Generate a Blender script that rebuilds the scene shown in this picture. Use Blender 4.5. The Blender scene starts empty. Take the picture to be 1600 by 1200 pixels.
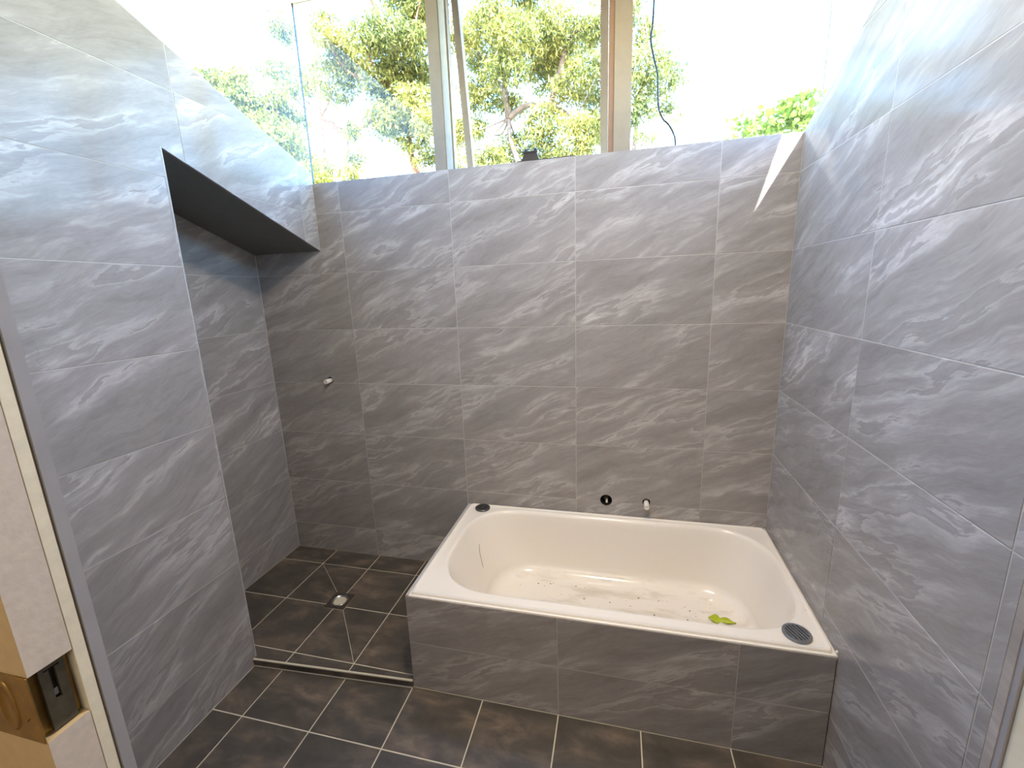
import bpy, bmesh, math, random
import numpy as np
from mathutils import Vector, Matrix, Quaternion

# ------------------------------------------------------------------ camera, sky, sun, exposure
S = bpy.context.scene
COL = S.collection
random.seed(7)
rng = np.random.default_rng(7)

cam_data = bpy.data.cameras.new('camera')
cam_data.sensor_fit = 'HORIZONTAL'
cam_data.sensor_width = 36.0
cam_data.lens = 673.37 / 1600 * 36.0
cam_data.clip_start = 0.02
cam = bpy.data.objects.new('camera', cam_data)
cam.matrix_world = Matrix(((0.97219102, -0.01577818, 0.23365717, 0.1897),
                           (0.23163516, 0.2117385, -0.94947984, -2.0858),
                           (-0.03449316, 0.97719898, 0.20950505, -0.4293),
                           (0, 0, 0, 1)))
COL.objects.link(cam)
S.camera = cam

SUN_TO = Vector((1.0, -4.03, 3.58)).normalized()       # direction towards the sun
w = bpy.data.worlds.new('sky')
S.world = w
w.use_nodes = True
wn = w.node_tree
wn.nodes.clear()
sky = wn.nodes.new('ShaderNodeTexSky')
sky.sky_type = 'NISHITA'
sky.sun_disc = False
sky.sun_elevation = math.asin(SUN_TO.z)
sky.sun_rotation = math.atan2(SUN_TO.x, SUN_TO.y)
sky.air_density = 1.0
sky.dust_density = 0.35
sky.ozone_density = 1.0
bg = wn.nodes.new('ShaderNodeBackground')
bg.inputs['Strength'].default_value = 1.02
wo = wn.nodes.new('ShaderNodeOutputWorld')
hs = wn.nodes.new('ShaderNodeHueSaturation')       # deepens the blue of the sky
hs.inputs['Saturation'].default_value = 1.25
wn.links.new(sky.outputs[0], hs.inputs['Color'])
wn.links.new(hs.outputs[0], bg.inputs[0])
wn.links.new(bg.outputs[0], wo.inputs[0])

sd = bpy.data.lights.new('sun', 'SUN')
sd.energy = 12.5
sd.angle = math.radians(0.53)
sd.color = (1.0, 0.95, 0.86)
sun = bpy.data.objects.new('sun', sd)
sun.rotation_euler = SUN_TO.to_track_quat('Z', 'Y').to_euler()
COL.objects.link(sun)

# unseen warm fill light added in the hall to brighten bath and back wall
ad = bpy.data.lights.new('hall_fill_light', 'AREA')
ad.shape = 'RECTANGLE'
ad.size = 1.6
ad.size_y = 0.9
ad.energy = 7
ad.color = (1.0, 0.86, 0.70)
al = bpy.data.objects.new('hall_fill_light', ad)
al.location = (0.1, -3.0, 0.38)
COL.objects.link(al)

# added warm fill light below the ceiling, lifts what daylight leaves dark
bd = bpy.data.lights.new('bathroom_fill_light', 'AREA')
bd.shape = 'DISK'; bd.size = 0.32; bd.energy = 9.5; bd.color = (1.0, 0.84, 0.66)
bl = bpy.data.objects.new('bathroom_fill_light', bd); bl.location = (0.1, -1.1, 0.97)
COL.objects.link(bl)

S.view_settings.view_transform = 'Standard'
S.view_settings.look = 'None'
S.view_settings.exposure = 1.98
S.view_settings.gamma = 1.0
S.view_settings.use_curve_mapping = False
S.cycles.use_denoising = True
S.cycles.max_bounces = 10
S.cycles.diffuse_bounces = 5
S.cycles.transparent_max_bounces = 16
S.cycles.caustics_reflective = False
S.cycles.caustics_refractive = False
S.cycles.sample_clamp_indirect = 8

# ------------------------------------------------------------------ materials
def new_mat(name):
    m = bpy.data.materials.new(name)
    m.use_nodes = True
    return m, m.node_tree.nodes, m.node_tree.links, m.node_tree.nodes['Principled BSDF']

def lin(r, g, b):
    f = lambda c: (c / 255 / 12.92) if c / 255 <= 0.04045 else ((c / 255 + 0.055) / 1.055) ** 2.4
    return (f(r), f(g), f(b), 1)

def ramp(nd, stops):
    r = nd.new('ShaderNodeValToRGB')
    e = r.color_ramp.elements
    while len(e) < len(stops):
        e.new(0.5)
    for i, (p, c) in enumerate(stops):
        e[i].position = p
        e[i].color = c if len(c) == 4 else (*c, 1)
    return r

def mixc(nd, lk, fac, a, b, mode='MIX'):
    m = nd.new('ShaderNodeMix')
    m.data_type = 'RGBA'
    m.blend_type = mode
    for sock, val in ((m.inputs[0], fac), (m.inputs[6], a), (m.inputs[7], b)):
        if isinstance(val, (int, float)):
            sock.default_value = val
        elif isinstance(val, tuple):
            sock.default_value = val
        else:
            lk.new(val, sock)
    return m.outputs[2]

def mathn(nd, lk, op, a, b=None, clamp=False):
    m = nd.new('ShaderNodeMath')
    m.operation = op
    m.use_clamp = clamp
    for s, v in zip(m.inputs, (a, b)):
        if v is None:
            continue
        if isinstance(v, (int, float)):
            s.default_value = v
        else:
            lk.new(v, s)
    return m.outputs[0]

def noise(nd, lk, vec, w_, scale, detail=6, rough=0.55, dist=0.0):
    n = nd.new('ShaderNodeTexNoise')
    n.noise_dimensions = '4D'
    n.inputs['Scale'].default_value = scale
    n.inputs['Detail'].default_value = detail
    n.inputs['Roughness'].default_value = rough
    n.inputs['Distortion'].default_value = dist
    lk.new(vec, n.inputs['Vector'])
    if w_ is not None:
        lk.new(w_, n.inputs['W'])
    return n

def wall_tile_material():
    """polished grey porcelain printed with slate-like diagonal streaks, a different print on each tile"""
    m, nd, lk, p = new_mat('grey_stone_tile')
    tc = nd.new('ShaderNodeTexCoord')
    oi = nd.new('ShaderNodeObjectInfo')
    wv = mathn(nd, lk, 'MULTIPLY', oi.outputs['Random'], 57.0)
    # gentle large warp so streaks bend
    nw = noise(nd, lk, tc.outputs['Object'], wv, 3.2, 3, 0.5)
    sub = nd.new('ShaderNodeVectorMath'); sub.operation = 'SUBTRACT'
    lk.new(nw.outputs['Color'], sub.inputs[0]); sub.inputs[1].default_value = (0.5, 0.5, 0.5)
    sc = nd.new('ShaderNodeVectorMath'); sc.operation = 'SCALE'
    lk.new(sub.outputs[0], sc.inputs[0]); sc.inputs['Scale'].default_value = 0.13
    add = nd.new('ShaderNodeVectorMath'); add.operation = 'ADD'
    lk.new(tc.outputs['Object'], add.inputs[0]); lk.new(sc.outputs[0], add.inputs[1])
    mp = nd.new('ShaderNodeMapping')
    mp.vector_type = 'TEXTURE'                      # divides: rotates by the angle, then scales
    mp.inputs['Rotation'].default_value = (0, 0, math.radians(24))
    mp.inputs['Scale'].default_value = (1 / 1.3, 1 / 7.0, 1)
    lk.new(add.outputs[0], mp.inputs['Vector'])
    n1 = noise(nd, lk, mp.outputs[0], wv, 1.05, 9, 0.60, 0.12)
    # saw-edged pale bands: a hard edge on one side, a soft fade on the other
    r1 = ramp(nd, [(0.0, (0.10,) * 3), (0.40, (0.22,) * 3), (0.43, (0.05,) * 3), (0.52, (0.30,) * 3), (0.565, (0.62,) * 3), (0.573, (0.16,) * 3),
                   (0.63, (0.38,) * 3), (0.665, (0.95,) * 3), (0.675, (0.35,) * 3), (0.78, (0.5,) * 3)])
    lk.new(n1.outputs['Fac'], r1.inputs[0])
    n2 = noise(nd, lk, mp.outputs[0], wv, 3.6, 8, 0.65, 0.1)
    r2 = ramp(nd, [(0.40, (0, 0, 0)), (0.50, (0.35,) * 3), (0.62, (0.55,) * 3), (0.70, (1, 1, 1))])
    lk.new(n2.outputs['Fac'], r2.inputs[0])
    # thin crack-like veins
    n3 = noise(nd, lk, add.outputs[0], wv, 4.2, 4, 0.55, 1.2)
    d3 = mathn(nd, lk, 'ABSOLUTE', mathn(nd, lk, 'SUBTRACT', n3.outputs['Fac'], 0.5))
    v3 = mathn(nd, lk, 'SUBTRACT', 1.0, mathn(nd, lk, 'MULTIPLY', d3, 60.0), True)
    n4 = noise(nd, lk, tc.outputs['Object'], wv, 5.0, 2, 0.5)
    k4 = mathn(nd, lk, 'MULTIPLY', mathn(nd, lk, 'SUBTRACT', n4.outputs['Fac'], 0.55, True), 3.0, True)
    dark_vein = mathn(nd, lk, 'MULTIPLY', v3, k4)
    a = mathn(nd, lk, 'MULTIPLY', r1.outputs[0], 0.72)
    b = mathn(nd, lk, 'MULTIPLY', r2.outputs[0], 0.22)
    n6 = noise(nd, lk, mp.outputs[0], wv, 0.62, 5, 0.5, 0.1)
    r6 = ramp(nd, [(0.0, (0.3,) * 3), (0.40, (0.5,) * 3), (0.415, (0.0,) * 3), (0.52, (0.35,) * 3), (0.53, (0.85,) * 3), (0.60, (0.45,) * 3), (0.72, (0.1,) * 3)])
    lk.new(n6.outputs['Fac'], r6.inputs[0])
    a = mathn(nd, lk, 'ADD', mathn(nd, lk, 'MULTIPLY', a, 0.86), mathn(nd, lk, 'MULTIPLY', r6.outputs[0], 0.24))
    f = mathn(nd, lk, 'ADD', a, b, True)
    cr = ramp(nd, [(0.0, TILE_D), (0.35, TILE_M), (1.0, TILE_L)])
    lk.new(f, cr.inputs[0])
    c = mixc(nd, lk, mathn(nd, lk, 'MULTIPLY', dark_vein, 0.45), cr.outputs[0], TILE_D)
    # fine speckle
    n5 = noise(nd, lk, mp.outputs[0], wv, 30, 3, 0.6)
    c = mixc(nd, lk, 0.16, c, n5.outputs['Fac'], 'OVERLAY')
    lk.new(c, p.inputs['Base Color'])
    p.inputs['Roughness'].default_value = 0.13
    p.inputs['IOR'].default_value = 1.24
    bp = nd.new('ShaderNodeBump')
    bp.inputs['Strength'].default_value = 0.05
    bp.inputs['Distance'].default_value = 0.002
    lk.new(n1.outputs['Fac'], bp.inputs['Height'])
    lk.new(bp.outputs[0], p.inputs['Normal'])
    return m

TILE_D = lin(134, 130, 128)
TILE_M = lin(157, 153, 151)
TILE_L = lin(214, 211, 210)

def floor_tile_material():
    m, nd, lk, p = new_mat('dark_floor_tile')
    tc = nd.new('ShaderNodeTexCoord')
    oi = nd.new('ShaderNodeObjectInfo')
    wv = mathn(nd, lk, 'MULTIPLY', oi.outputs['Random'], 31.0)
    mp = nd.new('ShaderNodeMapping'); mp.inputs['Scale'].default_value = (1, 2.2, 1)
    lk.new(tc.outputs['Object'], mp.inputs['Vector'])
    n1 = noise(nd, lk, mp.outputs[0], wv, 5.5, 6, 0.6, 0.4)
    r1 = ramp(nd, [(0.30, lin(62, 60, 55)), (0.5, lin(80, 75, 69)), (0.62, lin(104, 93, 83)), (0.75, lin(136, 122, 110))])
    lk.new(n1.outputs['Fac'], r1.inputs[0])
    n2 = noise(nd, lk, tc.outputs['Object'], wv, 22, 5, 0.6)
    c = mixc(nd, lk, 0.18, r1.outputs[0], n2.outputs['Fac'], 'OVERLAY')
    lk.new(c, p.inputs['Base Color'])
    p.inputs['Roughness'].default_value = 0.38
    return m

def plain(name, col, rough=0.5, metal=0.0, spec=None, bump=0.0, var=0.06, nscale=20):
    m, nd, lk, p = new_mat(name)
    tc = nd.new('ShaderNodeTexCoord')
    n = nd.new('ShaderNodeTexNoise'); n.inputs['Scale'].default_value = nscale; n.inputs['Detail'].default_value = 5
    lk.new(tc.outputs['Object'], n.inputs['Vector'])
    r = ramp(nd, [(0.3, tuple(max(0, c * (1 - var)) for c in col[:3])), (0.7, tuple(min(1, c * (1 + var)) for c in col[:3]))])
    lk.new(n.outputs['Fac'], r.inputs[0])
    lk.new(r.outputs[0], p.inputs['Base Color'])
    p.inputs['Roughness'].default_value = rough
    p.inputs['Metallic'].default_value = metal
    if bump:
        b = nd.new('ShaderNodeBump'); b.inputs['Strength'].default_value = bump; b.inputs['Distance'].default_value = 0.003
        lk.new(n.outputs['Fac'], b.inputs['Height']); lk.new(b.outputs[0], p.inputs['Normal'])
    return m

def glass_material():
    m, nd, lk, p = new_mat('window_glass')
    nd.remove(p)
    out = nd['Material Output']
    tr = nd.new('ShaderNodeBsdfTransparent'); tr.inputs[0].default_value = (0.93, 0.96, 0.955, 1)
    gl = nd.new('ShaderNodeBsdfGlossy'); gl.inputs['Roughness'].default_value = 0.02
    # Schlick reflectance that is the same from both sides of the thin pane
    geo = nd.new('ShaderNodeNewGeometry')
    dp = nd.new('ShaderNodeVectorMath'); dp.operation = 'DOT_PRODUCT'
    lk.new(geo.outputs['Normal'], dp.inputs[0]); lk.new(geo.outputs['Incoming'], dp.inputs[1])
    g1 = mathn(nd, lk, 'SUBTRACT', 1.0, mathn(nd, lk, 'ABSOLUTE', dp.outputs['Value']), True)
    fr = mathn(nd, lk, 'ADD', mathn(nd, lk, 'MULTIPLY', mathn(nd, lk, 'POWER', g1, 5.0), 0.9), 0.012)
    mx = nd.new('ShaderNodeMixShader')
    lk.new(fr, mx.inputs[0]); lk.new(tr.outputs[0], mx.inputs[1]); lk.new(gl.outputs[0], mx.inputs[2])
    lk.new(mx.outputs[0], out.inputs['Surface'])
    return m

def enamel_material():
    m, nd, lk, p = new_mat('bath_enamel')
    tc = nd.new('ShaderNodeTexCoord')
    geo = nd.new('ShaderNodeSeparateXYZ'); lk.new(tc.outputs['Object'], geo.inputs[0])
    low = nd.new('ShaderNodeMapRange')
    low.inputs['From Min'].default_value = -0.27; low.inputs['From Max'].default_value = -0.325
    lk.new(geo.outputs['Z'], low.inputs['Value'])
    mp = nd.new('ShaderNodeMapping'); mp.inputs['Rotation'].default_value = (0, 0, math.radians(35)); mp.inputs['Scale'].default_value = (2.0, 7, 4)
    lk.new(tc.outputs['Object'], mp.inputs['Vector'])
    n = nd.new('ShaderNodeTexNoise'); n.inputs['Scale'].default_value = 2.0; n.inputs['Detail'].default_value = 8; n.inputs['Roughness'].default_value = 0.65
    lk.new(mp.outputs[0], n.inputs['Vector'])
    r = ramp(nd, [(0.50, (0, 0, 0)), (0.60, (0.6,) * 3), (0.75, (1, 1, 1))])
    lk.new(n.outputs['Fac'], r.inputs[0])
    f = mathn(nd, lk, 'MULTIPLY', mathn(nd, lk, 'MULTIPLY', r.outputs[0], low.outputs[0]), 0.5)
    c = mixc(nd, lk, f, lin(234, 228, 218), lin(182, 166, 146))
    lk.new(c, p.inputs['Base Color'])
    p.inputs['Roughness'].default_value = 0.16
    return m

def leaf_material(name, ca, cb, cc, trans=0.35):
    m, nd, lk, p = new_mat(name)
    geo = nd.new('ShaderNodeNewGeometry')
    n = nd.new('ShaderNodeTexNoise'); n.inputs['Scale'].default_value = 1.1; n.inputs['Detail'].default_value = 4
    lk.new(geo.outputs['Position'], n.inputs['Vector'])
    mixf = mathn(nd, lk, 'ADD', mathn(nd, lk, 'MULTIPLY', n.outputs['Fac'], 0.7), mathn(nd, lk, 'MULTIPLY', geo.outputs['Random Per Island'], 0.3))
    r = ramp(nd, [(0.30, ca), (0.50, cb), (0.68, cc)])
    lk.new(mixf, r.inputs[0])
    lk.new(r.outputs[0], p.inputs['Base Color'])
    p.inputs['Roughness'].default_value = 0.5
    tl = nd.new('ShaderNodeBsdfTranslucent'); lk.new(r.outputs[0], tl.inputs[0])
    mx = nd.new('ShaderNodeMixShader'); mx.inputs[0].default_value = trans
    lk.new(p.outputs[0], mx.inputs[1]); lk.new(tl.outputs[0], mx.inputs[2])
    lk.new(mx.outputs[0], nd['Material Output'].inputs['Surface'])
    return m

M = {}
M['tile'] = wall_tile_material()
M['floor'] = floor_tile_material()
M['grout'] = plain('wall_grout', lin(176, 172, 167), 0.8)
M['fgrout'] = plain('floor_grout', lin(196, 190, 172), 0.8)
M['caulk'] = plain('silicone_bead', lin(176, 176, 174), 0.4)
M['enamel'] = enamel_material()
M['chrome'] = plain('chrome', lin(200, 200, 200), 0.15, 1.0)
M['grate'] = plain('dull_chrome', lin(128, 130, 134), 0.35, 0.4)
M['black'] = plain('black_plastic', lin(26, 25, 26), 0.45)
M['hole'] = plain('hole_shade', lin(34, 31, 28), 0.85)  # shade in the depth of the pipe holes, put into the colour
M['plastic'] = plain('white_plastic', lin(226, 224, 220), 0.4)
M['cream'] = plain('cream_paint', lin(214, 211, 192), 0.55, bump=0.15, nscale=60)
M['door_edge'] = plain('primer_paint', lin(192, 184, 174), 0.7, bump=0.2, nscale=90)
M['door_face'] = plain('tan_paint', lin(176, 156, 120), 0.6, bump=0.1, nscale=60)
M['brass'] = plain('aged_brass', lin(150, 122, 70), 0.38, 0.75, var=0.2, nscale=40)
M['steel'] = plain('tarnished_steel', lin(96, 92, 78), 0.45, 0.7, var=0.25, nscale=60)
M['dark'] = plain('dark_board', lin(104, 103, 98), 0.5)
M['frame_tan'] = plain('tan_window_paint', lin(134, 123, 106), 0.6)
M['frame_white'] = plain('white_window_paint', lin(172, 180, 178), 0.55)
M['ceiling'] = plain('ceiling_lining', lin(206, 184, 164), 0.7)
M['hall'] = plain('hall_paint', lin(214, 204, 188), 0.7)
M['glass'] = glass_material()
M['joint'] = plain('glass_silicone', lin(44, 38, 38), 0.5)
M['edge'] = plain('grey_tile_edge', lin(146, 147, 152), 0.6)
M['wallcore'] = plain('masonry', lin(150, 146, 140), 0.9)
M['bark'] = plain('gum_bark', lin(104, 74, 56), 0.85, var=0.35, nscale=6)
M['bark_grey'] = plain('grey_bark', lin(96, 80, 72), 0.85, var=0.3, nscale=6)
M['gum'] = leaf_material('gum_leaves', lin(76, 86, 44), lin(114, 116, 54), lin(146, 138, 72), 0.45)
M['gum_pale'] = leaf_material('pale_gum_leaves', lin(78, 90, 56), lin(112, 118, 62), lin(140, 136, 80), 0.45)
M['yellow_leaf'] = leaf_material('wattle_leaves', lin(80, 88, 30), lin(112, 112, 28), lin(132, 124, 46))
M['bright_leaf'] = leaf_material('bright_leaves', lin(88, 112, 44), lin(112, 132, 52), lin(138, 146, 70), 0.5)
M['fallen'] = plain('fallen_leaf', lin(176, 192, 40), 0.45, var=0.15)
M['debris'] = plain('dry_debris', lin(120, 104, 86), 0.8)
M['grass'] = plain('dry_ground', lin(176, 166, 140), 0.9, nscale=3, var=0.2)

# ------------------------------------------------------------------ helpers
def link_mesh(name, me, mat=None, parent=None):
    o = bpy.data.objects.new(name, me)
    COL.objects.link(o)
    if mat is not None and not me.materials:
        me.materials.append(mat)
    if parent is not None:
        o.parent = parent
    return o

def bm_obj(name, bm, mat, parent=None, smooth=False):
    bmesh.ops.recalc_face_normals(bm, faces=bm.faces)
    me = bpy.data.meshes.new(name)
    bm.to_mesh(me); bm.free()
    if smooth:
        for f in me.polygons:
            f.use_smooth = True
    return link_mesh(name, me, mat, parent)

def empty(name, loc=(0, 0, 0)):
    o = bpy.data.objects.new(name, None)
    o.empty_display_size = 0.05
    o.location = loc
    COL.objects.link(o)
    return o

def thing(o, label, cat, group=None):
    o['label'] = label; o['category'] = cat
    if group: o['group'] = group
    return o

def structure(o, label=None):
    o['kind'] = 'structure'
    if label: o['label'] = label
    return o

def add_box(bm, lo, hi):
    x0, y0, z0 = lo; x1, y1, z1 = hi
    v = [bm.verts.new(c) for c in ((x0, y0, z0), (x1, y0, z0), (x1, y1, z0), (x0, y1, z0), (x0, y0, z1), (x1, y0, z1), (x1, y1, z1), (x0, y1, z1))]
    for f in ((0, 3, 2, 1), (4, 5, 6, 7), (0, 1, 5, 4), (1, 2, 6, 5), (2, 3, 7, 6), (3, 0, 4, 7)):
        bm.faces.new([v[i] for i in f])
    return v

def box(name, lo, hi, mat, parent=None, bevel=0.0):
    """box mesh in its parent's coordinates, origin at the middle of its base"""
    c = Vector(((lo[0] + hi[0]) / 2, (lo[1] + hi[1]) / 2, lo[2]))
    bm = bmesh.new()
    add_box(bm, Vector(lo) - c, Vector(hi) - c)
    if bevel:
        bmesh.ops.bevel(bm, geom=bm.edges[:], offset=bevel, segments=2, affect='EDGES', profile=0.7)
    o = bm_obj(name, bm, mat, parent)
    o.location = c
    return o

def add_tube(bm, pts, radii, n=8, cap=True):
    """tube through pts with a radius at each"""
    pts = [Vector(p) for p in pts]
    rings = []
    t0 = (pts[1] - pts[0]).normalized()
    ref = t0.orthogonal().normalized()
    for i, p in enumerate(pts):
        t = (pts[min(i + 1, len(pts) - 1)] - pts[max(i - 1, 0)]).normalized()
        ref = (ref - t * ref.dot(t)).normalized()
        b = t.cross(ref)
        r = radii[i] if hasattr(radii, '__len__') else radii
        rings.append([bm.verts.new(p + (ref * math.cos(2 * math.pi * k / n) + b * math.sin(2 * math.pi * k / n)) * r) for k in range(n)])
    for a, b_ in zip(rings, rings[1:]):
        for k in range(n):
            bm.faces.new((a[k], a[(k + 1) % n], b_[(k + 1) % n], b_[k]))
    if cap:
        bm.faces.new(rings[0][::-1]); bm.faces.new(rings[-1])

def add_lathe(bm, prof, n=32, axis='Z', c=(0, 0, 0), close=True):
    """profile of (radius, height) turned about an axis"""
    c = Vector(c)
    rings = []
    for r, h in prof:
        ring = []
        for k in range(n):
            a = 2 * math.pi * k / n
            x, y = r * math.cos(a), r * math.sin(a)
            v = Vector((x, y, h)) if axis == 'Z' else Vector((x, h, y))
            ring.append(bm.verts.new(c + v))
        rings.append(ring)
    for a, b in zip(rings, rings[1:]):
        for k in range(n):
            bm.faces.new((a[k], a[(k + 1) % n], b[(k + 1) % n], b[k]))
    if close:
        if prof[0][0] > 1e-6: bm.faces.new(rings[0][::-1])
        if prof[-1][0] > 1e-6: bm.faces.new(rings[-1])

def clip(poly, halfplanes):
    """clip polygon [(a,b)] by half planes (n1, n2, d): keep n1*a+n2*b <= d"""
    for n1, n2, d in halfplanes:
        out = []
        for i in range(len(poly)):
            p, q = poly[i], poly[(i + 1) % len(poly)]
            sp, sq = n1 * p[0] + n2 * p[1] - d, n1 * q[0] + n2 * q[1] - d
            if sp <= 1e-9: out.append(p)
            if (sp < -1e-9 and sq > 1e-9) or (sp > 1e-9 and sq < -1e-9):
                t = sp / (sp - sq)
                out.append((p[0] + t * (q[0] - p[0]), p[1] + t * (q[1] - p[1])))
        poly = out
        if len(poly) < 3: return []
    return poly

def area(p):
    return 0.5 * sum(p[i][0] * p[(i + 1) % len(p)][1] - p[(i + 1) % len(p)][0] * p[i][1] for i in range(len(p)))

_tile_cache = {}
def slab_mesh(name, poly, t, mat, chamfer=0.0009):
    """a flat slab: face at z=0, back at z=-t; convex slabs get a small chamfer round the face"""
    key = (name, t, mat.name, tuple((round(a, 4), round(b, 4)) for a, b in poly))
    if key in _tile_cache: return _tile_cache[key]
    if area(poly) < 0: poly = poly[::-1]
    n = len(poly)
    convex = all(((poly[(i + 1) % n][0] - poly[i][0]) * (poly[(i + 2) % n][1] - poly[(i + 1) % n][1]) -
                  (poly[(i + 1) % n][1] - poly[i][1]) * (poly[(i + 2) % n][0] - poly[(i + 1) % n][0])) > -1e-9 for i in range(n))
    bm = bmesh.new()
    back = [bm.verts.new((a, b, -t)) for a, b in poly]
    if convex:
        mid = [bm.verts.new((a, b, -chamfer)) for a, b in poly]
        ins = []
        for i in range(n):
            p0, p1, p2 = Vector(poly[i - 1]), Vector(poly[i]), Vector(poly[(i + 1) % n])
            e1 = (p1 - p0).normalized(); e2 = (p2 - p1).normalized()
            n1 = Vector((-e1.y, e1.x)); n2 = Vector((-e2.y, e2.x))
            bis = (n1 + n2); k = bis.dot(n1)
            q = p1 + bis * (chamfer / max(k, 0.4))
            ins.append(bm.verts.new((q.x, q.y, 0)))
        rings = [back, mid, ins]
    else:
        rings = [back, [bm.verts.new((a, b, 0)) for a, b in poly]]
    for r0, r1 in zip(rings, rings[1:]):
        for i in range(n):
            bm.faces.new((r0[i], r0[(i + 1) % n], r1[(i + 1) % n], r1[i]))
    bm.faces.new(rings[-1]); bm.faces.new(back[::-1])
    if not convex:
        bm.normal_update()
        bmesh.ops.triangulate(bm, faces=[f for f in bm.faces if len(f.verts) > 4], ngon_method='EAR_CLIP')
    bmesh.ops.recalc_face_normals(bm, faces=bm.faces)
    me = bpy.data.meshes.new(name)
    bm.to_mesh(me); bm.free()
    me.materials.append(mat)
    _tile_cache[key] = me
    return me

def plane_matrix(origin, right, up):
    r = Vector(right).normalized(); u = Vector(up).normalized(); n = r.cross(u)
    m = Matrix((r, u, n)).transposed().to_4x4()
    m.translation = Vector(origin)
    return m

def lay_tiles(parent, mat4, xs, ys, mat, halfplanes=(), grout=0.0026, t=0.008, special=None, tilt=0.0012, skip=None):
    """tiles on the grid lines xs, ys of a plane; parent sits at the world origin"""
    g = grout / 2
    for i in range(len(xs) - 1):
        for j in range(len(ys) - 1):
            if special and (i, j) in special:
                polys = special[(i, j)]
            else:
                x0, x1 = xs[i] + g, xs[i + 1] - g
                y0, y1 = ys[j] + g, ys[j + 1] - g
                polys = [[(x0, y0), (x1, y0), (x1, y1), (x0, y1)]]
            for poly in polys:
                hp = halfplanes(i, j) if callable(halfplanes) else halfplanes
                poly = clip(poly, hp) if hp else poly
                if len(poly) < 3 or abs(area(poly)) < 2e-4: continue
                cx, cy = (xs[i] + xs[i + 1]) / 2, (ys[j] + ys[j + 1]) / 2
                o = bpy.data.objects.new('tile', slab_mesh('tile', [(a - cx, b - cy) for a, b in poly], t, mat))
                COL.objects.link(o)
                o.parent = parent
                rot = Matrix.Rotation(random.uniform(-tilt, tilt), 4, 'X') @ Matrix.Rotation(random.uniform(-tilt, tilt), 4, 'Y')
                o.matrix_basis = mat4 @ Matrix.Translation((cx, cy, random.uniform(-0.0003, 0.0003))) @ rot

def prism(name, mat4, poly, z0, z1, mat, parent=None):
    """polygon of a plane, extruded between two heights along the plane's normal"""
    if area(poly) < 0: poly = poly[::-1]
    bm = bmesh.new()
    a = [bm.verts.new(mat4 @ Vector((p[0], p[1], z0))) for p in poly]
    b = [bm.verts.new(mat4 @ Vector((p[0], p[1], z1))) for p in poly]
    n = len(poly)
    for i in range(n):
        bm.faces.new((a[i], a[(i + 1) % n], b[(i + 1) % n], b[i]))
    bm.faces.new(a[::-1]); bm.faces.new(b)
    return bm_obj(name, bm, mat, parent)

def strip(name, p0, p1, wdt, dep, mat, parent, up=(0, 0, 1)):
    """thin bar between two points"""
    bm = bmesh.new()
    p0, p1 = Vector(p0), Vector(p1)
    d = (p1 - p0).normalized(); u = Vector(up); u = (u - d * u.dot(d)).normalized(); s = d.cross(u)
    vs = [[bm.verts.new(p + s * a * wdt / 2 + u * b * dep / 2) for a, b in ((-1, -1), (1, -1), (1, 1), (-1, 1))] for p in (p0, p1)]
    for k in range(4): bm.faces.new((vs[0][k], vs[0][(k + 1) % 4], vs[1][(k + 1) % 4], vs[1][k]))
    bm.faces.new(vs[0][::-1]); bm.faces.new(vs[1])
    return bm_obj(name, bm, mat, parent)

# ------------------------------------------------------------------ dimensions
XL, XN, YP = -1.343, -1.763, -0.787        # left wall, shower recess wall, end of the left pier
ZF, ZS, ZB = -2.0055, -1.971, -1.5675      # floor, shower floor, bath rim
YF = -1.765                                # inner face of the wall with the door
ZC = 0.985                                 # ceiling
TOPB = 0.147
lt = lambda y: 0.194 - 0.362 * y           # raked top of the left wall
rt = lambda y: 0.147 - 0.388 * y           # raked top of the right wall
sof = lambda y: -0.184 - 0.359 * y         # raked soffit of the recess
xr = lambda y: 0.8966 + 0.0249 * y         # right wall (slightly out of square)
GR = -0.0007                               # grout sits this far behind the tile faces

# ------------------------------------------------------------------ outside ground
g = box('ground', (-40, -30, -3.0), (40, 45, -2.6), M['grass']); structure(g)
g = box('slab', (-1.9, -4.3, -2.6), (1.7, 0.16, -2.03), M['wallcore']); structure(g)

# ------------------------------------------------------------------ floor
FL = empty('floor'); structure(FL)
mf = plane_matrix((0, 0, ZF), (1, 0, 0), (0, 1, 0))
box('screed', (XL - 0.01, YF - 0.3, -2.03), (0.90, -0.70, ZF - 0.0015), M['fgrout'], FL)
xs = [-1.502 + 0.3 * i for i in range(9)]
ys = [-2.2106 + 0.3 * i for i in range(6)]
def fhp(i, j):
    h = [(-1, 0, -(XL + 0.002)), (1, -0.0249, 0.8966 - 0.002), (0, -1, 2.06)]
    h.append((-0.0558, 1, -0.7236 - 0.0085) if xs[i + 1] < -0.55 else (0, 1, -0.7585))
    return h
lay_tiles(FL, mf, xs, ys, M['floor'], fhp, grout=0.0048, tilt=0.0006)

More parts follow.
